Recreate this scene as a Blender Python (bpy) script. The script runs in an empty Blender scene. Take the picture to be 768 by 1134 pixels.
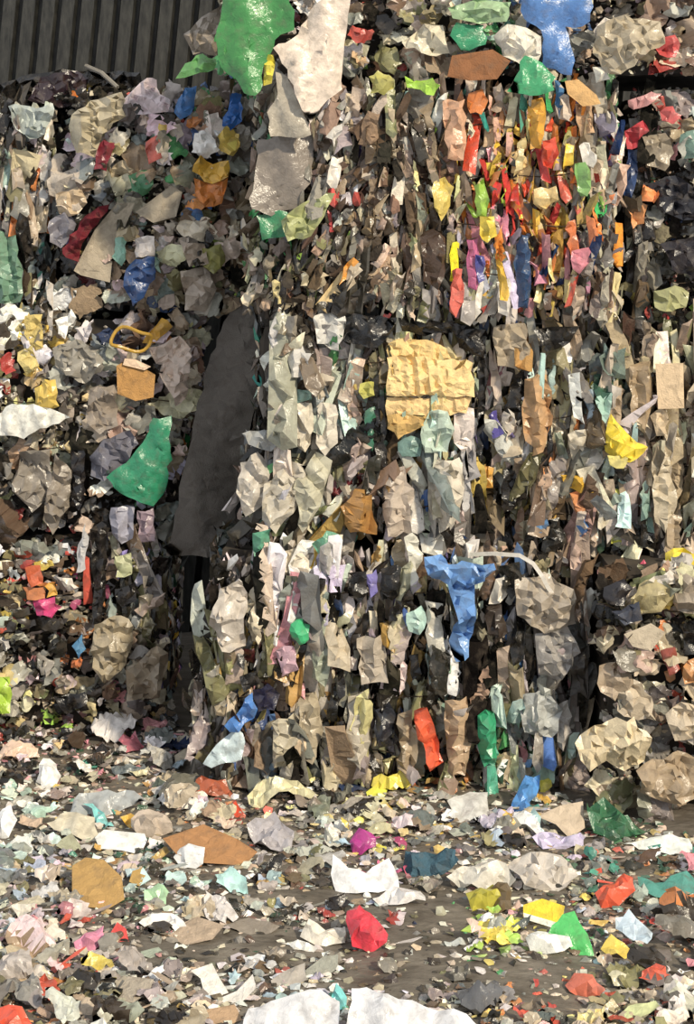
import bpy, math, random
from mathutils import Vector, Matrix, noise
from mathutils.geometry import delaunay_2d_cdt
random.seed(7)
S = bpy.context.scene
C = S.collection
F = 1715.0            # focal length in pixels of the 768x1134 photograph
CAM = Vector((0, 0, 2.5))
HOR = 258.0           # row of the horizon

def px_ray(x, y): return Vector(((x - 384) / F, 1.0, -(y - HOR) / F))
def at(x, y, Y): return CAM + px_ray(x, y) * Y

# ------------------------------------------------------------------ colour
def lin(c):
    c /= 255.0
    return c / 12.92 if c <= 0.04045 else ((c + 0.055) / 1.055) ** 2.4
def hexc(h): return tuple(lin(int(h[i:i + 2], 16)) for i in (0, 2, 4))
PAL = dict(k='1c1a18', d='3c362f', b='725a46', u='4c3a2c', t='aa947a', e='cabba4', c='e2d8c0', w='f0efea', a='c0bdb6', g='8c877f',
           G='707a7c', p='e0ced2', P='dc8e9c', r='c03a34', R='742630', o='e08030', O='e45030', y='e6be40', Y='ecd820', m='e6d28c',
           l='a2cc3c', n='3a9c58', N='2c5c44', q='36a08c', Q='b4d6cc', s='b0cee2', S='4480c8', B='28406c', v='8070b0', V='c8c4de',
           f='e6b898', M='c83c80', x='88845a', z='ba9448')
CW = dict(k='black', d='charcoal', b='brown', u='dark brown', t='tan', e='beige', c='cream', w='white', a='pale grey', g='grey',
          G='slate grey', p='pinkish white', P='pink', r='red', R='maroon', o='orange', O='orange-red', y='yellow', Y='bright yellow', m='pale yellow',
          l='lime green', n='green', N='dark green', q='teal', Q='pale aqua', s='pale blue', S='blue', B='navy', v='violet', V='lavender',
          f='peach', M='magenta', x='olive', z='mustard')
PAL = {k: hexc(v) for k, v in PAL.items()}
CELLS = """
. . . gdb nnx pfeR frbkegx eeQagx nqgNQ SSsGn teetgp tterab
kkdd kkd kkdg nxgS neg pfeg xgtbkel glkbtQc bbutqoc cnSoe eetgkc rkgegt
aGakQfe etgxpek peRrGwey wpyofrS goNbgt gbtgea gdbtvab tbbgdeu ffoyrOyby oyyrOoym evgrtnwBx rPtgkNae
kotegdw gbkedxG Rtennet tyorSe gnbgNt gtrbxwg tbdgubet ymbtude lgryoPyo oymozOyr gnlctBoe BkkgdbO
GGNqdgk RvGdkyt tteQGp Sgektlx xngbkeN lxbtdumg tbugxde txuebdg YPkVtgBo BoftPOom otegBkg dkgdbt
GNauywm gwdkbet BBbytgep ettgpx bduetk ubdbtk bdbuetr gbekxad PkegBary fotPyOzb mxybdgte xxebrdlk
mymerpw gagdtkG yotepPwp pefbt wak wwgaeeG wekyxtn mmmzc mzckaw etgkQwx egaQkbGN bbtubte
wQemgae ymtdgkae otkgeea peebg gaGk QaeeGte etqxykQ mzmcQ mcekVvB ofetgew sGagYwS eebtttu
gdaktgk gktdewk nnVGkg gktb eagatdn eaxteog gzkdetR egaGqae oykgsde fyogtfb YcagkepQ tebeegx
agrbwx wrgkedG vVgNkw dkgk eNkqdw eatwyqN kzbtepS gatksvS tfbgkSt ScekkBt kektQNe YeQrnet
roOxymMP MrkaegoG xkGbue kkRdp pwaeekG eakwQgV ekVvkBze xksfSQe SSkweBk kdteaew kbdkPgx Pexxyget
gdakkg gStoegk etegbx gkxda eewRzxyP nkPGaeg ekdpaet zoeQkwet SkegkQ eakegap kkgdke eterOok
lxkrPmed kPrtgmkp gtyPeG gkaxegB BSBtekg ekxzgdte awekBkng xkrOtgke tnNgkPQx aPgaGkQg keggGce ecetgO
Pkwpkgu ukgaeNP PgaeewG epkgtsr sgGtbek gkegddk adkBtemg OoztbkN qNQgkew QaewGnaS eecgNtx egtarex
waewQbg qyewgaew ezoteNwa reegotw mmOgpek mgaagwg gYemceM eyactwG awgVkys VVeegny NgngeNr wQeegzN
gGaexVs zzabepd NQaNdgQ aeabwsQ zbgsaa adgexsd sMVgawk GBgPwgx exwcpge eePgcgen OGgekqa qQboeNwP
aptsaPe PPOedgk kdgagP kgedae Ngdaed waedgr rwgedt edgxaed wYelgwn wnYNlge syaneGe gdeaPor
Oogaext gyeaxka akgewdz etwawk wpabwGs wwpqwV wVpdgb gdbxaeg oaydgkG OGdrPge xxmegdO aegwdOt
""".strip().split('\n')
CELLS = [r.split() for r in CELLS]
def letter(x, y):
    x += random.gauss(0, 12); y += random.gauss(0, 12)
    c = CELLS[min(17, max(0, int(y // 63)))][min(11, max(0, int(x // 64)))]
    return random.choice(c) if c != '.' else random.choice('gkd')
ACCENT = set('rRoOyYlnqSBvMPsNf')
def calm(l):
    # accents are rarer than plain films: the big ones are traced one by one
    return random.choice('teegaxbtgcd') if l in ACCENT and random.random() < .5 else l
def jitter(c, j=0.24, m=-.14):
    f = math.exp(random.gauss(m, j))
    return tuple(min(0.92, max(0.004, v * f * math.exp(random.gauss(0, 0.05)))) for v in c)

# ------------------------------------------------------------------ materials
def new_mat(name):
    m = bpy.data.materials.new(name); m.use_nodes = True
    nt = m.node_tree
    return m, nt, nt.nodes['Principled BSDF']
def scrap_mat(name, rough, spec, bump, bscale, dirt):
    m, nt, b = new_mat(name)
    N, L = nt.nodes, nt.links
    at_ = N.new('ShaderNodeAttribute'); at_.attribute_name = 'col'
    tc = N.new('ShaderNodeTexCoord')
    n1 = N.new('ShaderNodeTexNoise'); n1.inputs['Scale'].default_value = 26; n1.inputs['Detail'].default_value = 5
    L.new(tc.outputs['Object'], n1.inputs['Vector'])
    r = N.new('ShaderNodeMapRange'); r.inputs[1].default_value = 0.48; r.inputs[2].default_value = 0.75
    r.inputs[3].default_value = 0.0; r.inputs[4].default_value = dirt
    L.new(n1.outputs['Fac'], r.inputs[0])
    mx = N.new('ShaderNodeMixRGB'); mx.inputs[2].default_value = (0.13, 0.105, 0.08, 1)
    L.new(r.outputs[0], mx.inputs[0]); L.new(at_.outputs['Color'], mx.inputs[1]); L.new(mx.outputs[0], b.inputs['Base Color'])
    n2 = N.new('ShaderNodeTexNoise'); n2.inputs['Scale'].default_value = bscale; n2.inputs['Detail'].default_value = 4; n2.inputs['Distortion'].default_value = 1.2
    L.new(tc.outputs['Object'], n2.inputs['Vector'])
    bp = N.new('ShaderNodeBump'); bp.inputs['Strength'].default_value = bump; bp.inputs['Distance'].default_value = 0.012
    L.new(n2.outputs['Fac'], bp.inputs['Height']); L.new(bp.outputs[0], b.inputs['Normal'])
    b.inputs['Roughness'].default_value = rough
    b.inputs['Specular IOR Level'].default_value = spec
    return m
M_FILM = scrap_mat('plastic_film', 0.27, 0.6, 0.3, 55, 0.45)
M_PAPER = scrap_mat('paper_and_card', 0.85, 0.2, 0.5, 60, 0.38)
M_CLOTH = scrap_mat('dirty_fabric', 0.95, 0.1, 0.6, 90, 0.4)
M_HARD = scrap_mat('hard_plastic', 0.3, 0.5, 0.25, 25, 0.3)
MATS = dict(f=M_FILM, p=M_PAPER, c=M_CLOTH, h=M_HARD)

m, nt, b = new_mat('packed_refuse_shade')
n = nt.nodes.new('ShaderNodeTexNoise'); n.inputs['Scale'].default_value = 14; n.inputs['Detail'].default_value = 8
cr = nt.nodes.new('ShaderNodeValToRGB'); cr.color_ramp.elements[0].color = (0.012, 0.010, 0.009, 1); cr.color_ramp.elements[1].color = (0.09, 0.07, 0.05, 1)  # near-black ramp puts the shade of the crevices between scraps into the core colour
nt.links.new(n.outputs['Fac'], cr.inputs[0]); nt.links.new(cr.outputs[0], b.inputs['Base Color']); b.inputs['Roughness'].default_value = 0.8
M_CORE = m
m, nt, b = new_mat('wet_mud')
tc = nt.nodes.new('ShaderNodeTexCoord')
mp = nt.nodes.new('ShaderNodeMapping'); mp.inputs['Scale'].default_value = (1, 1.7, 1); mp.inputs['Rotation'].default_value = (0, 0, 0.35)
nt.links.new(tc.outputs['Object'], mp.inputs['Vector'])
n = nt.nodes.new('ShaderNodeTexNoise'); n.inputs['Scale'].default_value = 5; n.inputs['Detail'].default_value = 10; n.inputs['Roughness'].default_value = 0.7
nt.links.new(mp.outputs[0], n.inputs['Vector'])
cr = nt.nodes.new('ShaderNodeValToRGB')
cr.color_ramp.elements[0].position = 0.3; cr.color_ramp.elements[0].color = (*hexc('463f36'), 1)
cr.color_ramp.elements[1].position = 0.72; cr.color_ramp.elements[1].color = (*hexc('8a8276'), 1)
nt.links.new(n.outputs['Fac'], cr.inputs[0]); nt.links.new(cr.outputs[0], b.inputs['Base Color'])
n2 = nt.nodes.new('ShaderNodeTexNoise'); n2.inputs['Scale'].default_value = 22; n2.inputs['Detail'].default_value = 8
nt.links.new(mp.outputs[0], n2.inputs['Vector'])
bp = nt.nodes.new('ShaderNodeBump'); bp.inputs['Strength'].default_value = 0.5; bp.inputs['Distance'].default_value = 0.02
nt.links.new(n2.outputs['Fac'], bp.inputs['Height']); nt.links.new(bp.outputs[0], b.inputs['Normal'])
b.inputs['Roughness'].default_value = 0.55
M_MUD = m
m, nt, b = new_mat('dark_sheet_steel')
tc = nt.nodes.new('ShaderNodeTexCoord')
mp = nt.nodes.new('ShaderNodeMapping'); mp.inputs['Scale'].default_value = (9, 1, 2.2)
nt.links.new(tc.outputs['Object'], mp.inputs['Vector'])
n = nt.nodes.new('ShaderNodeTexNoise'); n.inputs['Scale'].default_value = 3.5; n.inputs['Detail'].default_value = 9; n.inputs['Roughness'].default_value = 0.7
nt.links.new(mp.outputs[0], n.inputs['Vector'])
cr = nt.nodes.new('ShaderNodeValToRGB')
cr.color_ramp.elements[0].position = 0.35; cr.color_ramp.elements[0].color = (*hexc('161614'), 1)
cr.color_ramp.elements[1].position = 0.8; cr.color_ramp.elements[1].color = (*hexc('484742'), 1)
nt.links.new(n.outputs['Fac'], cr.inputs[0]); nt.links.new(cr.outputs[0], b.inputs['Base Color'])
b.inputs['Roughness'].default_value = 0.6
M_STEEL = m
m, nt, b = new_mat('rusty_baling_wire')
n = nt.nodes.new('ShaderNodeTexNoise'); n.inputs['Scale'].default_value = 30
cr = nt.nodes.new('ShaderNodeValToRGB'); cr.color_ramp.elements[0].color = (0.03, 0.025, 0.02, 1); cr.color_ramp.elements[1].color = (0.12, 0.08, 0.05, 1)
nt.links.new(n.outputs['Fac'], cr.inputs[0]); nt.links.new(cr.outputs[0], b.inputs['Base Color'])
b.inputs['Roughness'].default_value = 0.5; b.inputs['Metallic'].default_value = 0.5
M_WIRE = m

# ------------------------------------------------------------------ scrap geometry
def inside(poly, x, y):
    c = False; j = len(poly) - 1
    for i in range(len(poly)):
        xi, yi = poly[i]; xj, yj = poly[j]
        if (yi > y) != (yj > y) and x < (xj - xi) * (y - yi) / (yj - yi) + xi: c = not c
        j = i
    return c
def edge_dist(poly, x, y):
    best = 1e9; j = len(poly) - 1
    for i in range(len(poly)):
        ax, ay = poly[j]; bx, by = poly[i]
        dx, dy = bx - ax, by - ay
        l = dx * dx + dy * dy or 1e-12
        t = max(0, min(1, ((x - ax) * dx + (y - ay) * dy) / l))
        d = (ax + t * dx - x) ** 2 + (ay + t * dy - y) ** 2
        if d < best: best = d
        j = i
    return math.sqrt(best)
def tri(t): return abs((t % 1.0) * 2 - 1)

def sheet(poly, style, n_in=18):
    """closed crumpled piece over the outline POLY (local metres); returns verts (u,v,n) and faces.
    s draped, c crumpled, p upright pleats, h flat layers, b stiff board, w wad, d diagonal pleats"""
    xs = [p[0] for p in poly]; ys = [p[1] for p in poly]
    x0, x1, y0, y1 = min(xs), max(xs), min(ys), max(ys)
    w, h = x1 - x0, y1 - y0; size = math.sqrt(max(w * h, 1e-8)); mn = min(w, h)
    bulge, cre, jit, thick, tuck = dict(q=(.03, .26, .012, .06, .04), s=(.04, .20, .008, .012, .01), c=(.06, .38, .04, .03, .05), p=(.10, .58, .05, .05, .08), h=(.06, .24, .03, .04, .03),
                                        b=(.02, .05, .006, .045, .0), w=(.24, .22, .04, .14, .08), d=(.12, .55, .05, .05, .08))[style]
    folds = []
    for _ in range(4 if style in 'cwsb' else (2 if style == 'q' else 3)):
        a = {'q': random.gauss(0, .07), 'p': random.gauss(0, .10), 'h': random.gauss(1.57, .15), 'd': random.gauss(.6, .12), 's': random.gauss(0.3, .5)}.get(style, random.uniform(0, 3.14))
        lam = {'q': max(w, h) * random.uniform(.08, .16), 'p': mn * random.uniform(.45, 1.0), 'h': mn * random.uniform(.5, 1.2), 'd': mn * random.uniform(.4, .9), 's': size * random.uniform(.3, .9)}.get(style, size * random.uniform(.4, 1.1))
        folds.append((math.cos(a), math.sin(a), 1 / lam, random.random(), random.uniform(.15, .45)))
    pts = [Vector(p) for p in poly]; nb = len(pts)
    tries = 0; k = 0; gap = (.3 if style in 'cwsb' else .2) * math.sqrt(w * h / max(n_in, 1)); ins = []
    while k < n_in and tries < n_in * 9:
        tries += 1
        x, y = random.uniform(x0, x1), random.uniform(y0, y1)
        if random.random() < .8:      # most points sit on a fold line
            ca, sa, f_, o_, _q = random.choice(folds)
            ph = (x * ca + y * sa) * f_ + o_; d = (round(ph * 2) / 2 - ph) / f_
            x += ca * d; y += sa * d
        if not inside(poly, x, y) or edge_dist(poly, x, y) < 0.04 * mn: continue
        if any((x - a) ** 2 + (y - b_) ** 2 < gap * gap for a, b_ in ins): continue
        ins.append((x, y)); k += 1
    pts += [Vector(p) for p in ins]
    r = delaunay_2d_cdt(pts, [(i, (i + 1) % nb) for i in range(nb)], [], 1, 1e-6)
    V, T = r[0], r[2]
    ref = mn if style in 'phdq' else size
    vs, edge = [], []
    for i, v in enumerate(V):
        d = edge_dist(poly, v.x, v.y); on = d < 1e-5 * max(size, 1e-3) + 1e-6
        dome = min(1.0, d / (0.42 * mn + 1e-9)) ** 0.8
        z = bulge * ref * dome - tuck * ref * (1 - dome) * random.uniform(.2, 1.3)
        z += cre * ref * sum(q * tri((v.x * a + v.y * b_) * f_ + o) for a, b_, f_, o, q in folds) + random.gauss(0, jit * ref)
        vs.append((v.x, v.y, z)); edge.append(on)
    nv = len(vs); back = {}
    for i in range(nv):
        if edge[i]: back[i] = i
        else:
            back[i] = len(vs); x, y, z = vs[i]; vs.append((x, y, z - (thick + .01) * ref - random.random() * .01 * ref))
    fs = []
    for t in T:
        a, b_, c = t[:3]
        fs.append((a, b_, c))
        if not (edge[a] and edge[b_] and edge[c]): fs.append((back[c], back[b_], back[a]))
    return vs, fs

def ragged(w, h):
    """long strip with parallel sides and torn ends"""
    out = []; k = random.randint(1, 3); sk = random.gauss(0, .35) * w; tp = random.uniform(.45, 1)
    for i in range(k + 2): t = i / (k + 1); out.append((w / 2 * (1 + random.gauss(0, .14)) * (1 - t * (1 - tp)) + sk * t, -h / 2 + h * t + random.gauss(0, .05) * h))
    out.append((sk + random.uniform(-.2, .2) * w, h / 2 * random.uniform(.85, 1.2)))
    for i in range(k + 2): t = 1 - i / (k + 1); out.append((-w / 2 * (1 + random.gauss(0, .14)) * (1 - t * (1 - tp)) + sk * t, -h / 2 + h * t + random.gauss(0, .05) * h))
    out.append((random.uniform(-.25, .25) * w, -h / 2 * random.uniform(.85, 1.25)))
    return out

def blob(w, h, jag=.3, n=None):
    n = n or random.choice((5, 6, 6, 7, 7, 8, 9)); ph = random.random() * 6.28; out = []
    sq = random.uniform(.5, .95)
    for i in range(n):
        a = ph + 6.283 * (i + random.uniform(-.36, .36)) / n
        c, s = math.cos(a), math.sin(a)
        r = 1 / (abs(c) ** (2 / sq) + abs(s) ** (2 / sq)) ** (sq / 2) * (1 + random.uniform(-jag, jag * .8))
        out.append((c * r * w / 2, s * r * h / 2))
    return out
def roughen(poly, step=.022, amp=.006):
    out = []
    for i in range(len(poly)):
        a, b_ = poly[i], poly[(i + 1) % len(poly)]; out.append(a)
        L = math.hypot(b_[0] - a[0], b_[1] - a[1]); ns = min(6, int(L / step))
        for q in range(1, ns + 1):
            t = q / (ns + 1) + random.uniform(-.2, .2) / (ns + 1); j = random.gauss(0, amp)
            out.append((a[0] + (b_[0] - a[0]) * t - (b_[1] - a[1]) / L * j, a[1] + (b_[1] - a[1]) * t + (b_[0] - a[0]) / L * j))
    return out
def muted(c, k=.22):
    g = .3 * c[0] + .55 * c[1] + .15 * c[2]
    t = (g * 1.10 + .015, g * 1.0 + .012, g * .82 + .006)
    return tuple(v * (1 - k) + q * k for v, q in zip(c, t))

def colours(vs, fs, col, second=None):
    """own colours of the piece, with now and then a printed patch in a second colour"""
    out = []
    if second:
        a = random.uniform(0, 6.28); dx, dy = math.cos(a), math.sin(a)
        sp = [vs[f[0]][0] * dx + vs[f[0]][1] * dy for f in fs]
        cut = sorted(sp)[int(len(sp) * random.uniform(.45, .8))]
    for i, f in enumerate(fs):
        base = second if second and sp[i] > cut else col
        k = math.exp(random.gauss(0, .06))
        out += [min(.95, base[0] * k), min(.95, base[1] * k), min(.95, base[2] * k), 1.0]
    return out

def obj(name, vs, fs, mat, parent=None, loc=(0, 0, 0), cols=None, smooth=False):
    me = bpy.data.meshes.new(name); me.from_pydata(vs, [], fs)
    if cols:
        a = me.attributes.new('col', 'FLOAT_COLOR', 'FACE'); a.data.foreach_set('color', cols)
    if smooth:
        me.polygons.foreach_set('use_smooth', [True] * len(fs))
        if smooth is not True: me.set_sharp_from_angle(angle=smooth)
    me.materials.append(mat); me.update()
    o = bpy.data.objects.new(name, me); C.objects.link(o)
    o.location = Vector(loc) - (Vector(parent['_w']) if parent else Vector())
    if parent: o.parent = parent
    o['_w'] = tuple(loc)
    return o
def tag(o, label, cat, group=None, kind=None):
    if label: o['label'] = label
    if cat: o['category'] = cat
    if group: o['group'] = group
    if kind: o['kind'] = kind
def empty(name, loc):
    o = bpy.data.objects.new(name, None); C.objects.link(o); o.location = loc; o.empty_display_size = .1; o['_w'] = tuple(loc); return o
def tube_geo(path, r, n=6):
    vs, fs = [], []
    P = [Vector(p) for p in path]
    for i, p in enumerate(P):
        t = (P[min(i + 1, len(P) - 1)] - P[max(i - 1, 0)]).normalized()
        up = Vector((0, 0, 1)) if abs(t.z) < .9 else Vector((1, 0, 0))
        a = t.cross(up).normalized(); b_ = t.cross(a)
        for k in range(n):
            an = 6.283 * k / n; vs.append(tuple(p + (a * math.cos(an) + b_ * math.sin(an)) * r))
    for i in range(len(P) - 1):
        for k in range(n):
            fs.append((i * n + k, i * n + (k + 1) % n, (i + 1) * n + (k + 1) % n, (i + 1) * n + k))
    fs.append(tuple(range(n - 1, -1, -1))); fs.append(tuple((len(P) - 1) * n + k for k in range(n)))
    return vs, fs
def orient(vs, u, v, n): return [tuple(u * a + v * b_ + n * c) for a, b_, c in vs]

# ------------------------------------------------------------------ the setting
def ground_z(x, y):
    z = 0.035 * noise.noise(Vector((x * 1.3, y * 1.5, 3.1))) + 0.018 * noise.noise(Vector((x * 5, y * 6, 1.7)))
    return z - 0.01
gv, gf = [], []
nx, ny = 110, 130
for j in range(ny + 1):
    for i in range(nx + 1):
        x, y = -4 + 8 * i / nx, 3.6 + 6.6 * j / ny
        gv.append((x, y, ground_z(x, y)))
for j in range(ny):
    for i in range(nx):
        a = j * (nx + 1) + i; gf.append((a, a + 1, a + nx + 2, a + nx + 1))
g = obj('ground', gv, gf, M_MUD, smooth=True); tag(g, 'wet grey-brown mud ground of the yard', None, kind='structure')
def on_ground(x, y):
    z = 0.0
    for _ in range(4):
        Y = (CAM.z - z) * F / (y - HOR); p = at(x, y, Y); z = ground_z(p.x, p.y)
    return p
# corrugated wall behind the stacks: ribs lean slightly
wv, wf = [], []
prof = [(0, 0), (.022, 0), (.034, .055), (.112, .06), (.123, 0)]
X = -4.0; cols_ = []
while X < 4.0:
    for dx, dy in prof[:-1]: cols_.append((X + dx, 9.75 - dy))
    X += .123
for zi, z in enumerate((-.05, 1.2, 2.4, 3.2, 4.0, 4.8)):
    for x, y in cols_: wv.append((x + .10 * (z - 3), y + .01 * math.sin(z * 7 + x * 3), z))
nc = len(cols_)
for r_ in range(5):
    for i in range(nc - 1): wf.append((r_ * nc + i, r_ * nc + i + 1, (r_ + 1) * nc + i + 1, (r_ + 1) * nc + i))
wl = obj('wall_back', wv, wf, M_STEEL); tag(wl, 'dark corrugated steel wall behind the stacks', None, kind='structure')

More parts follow.
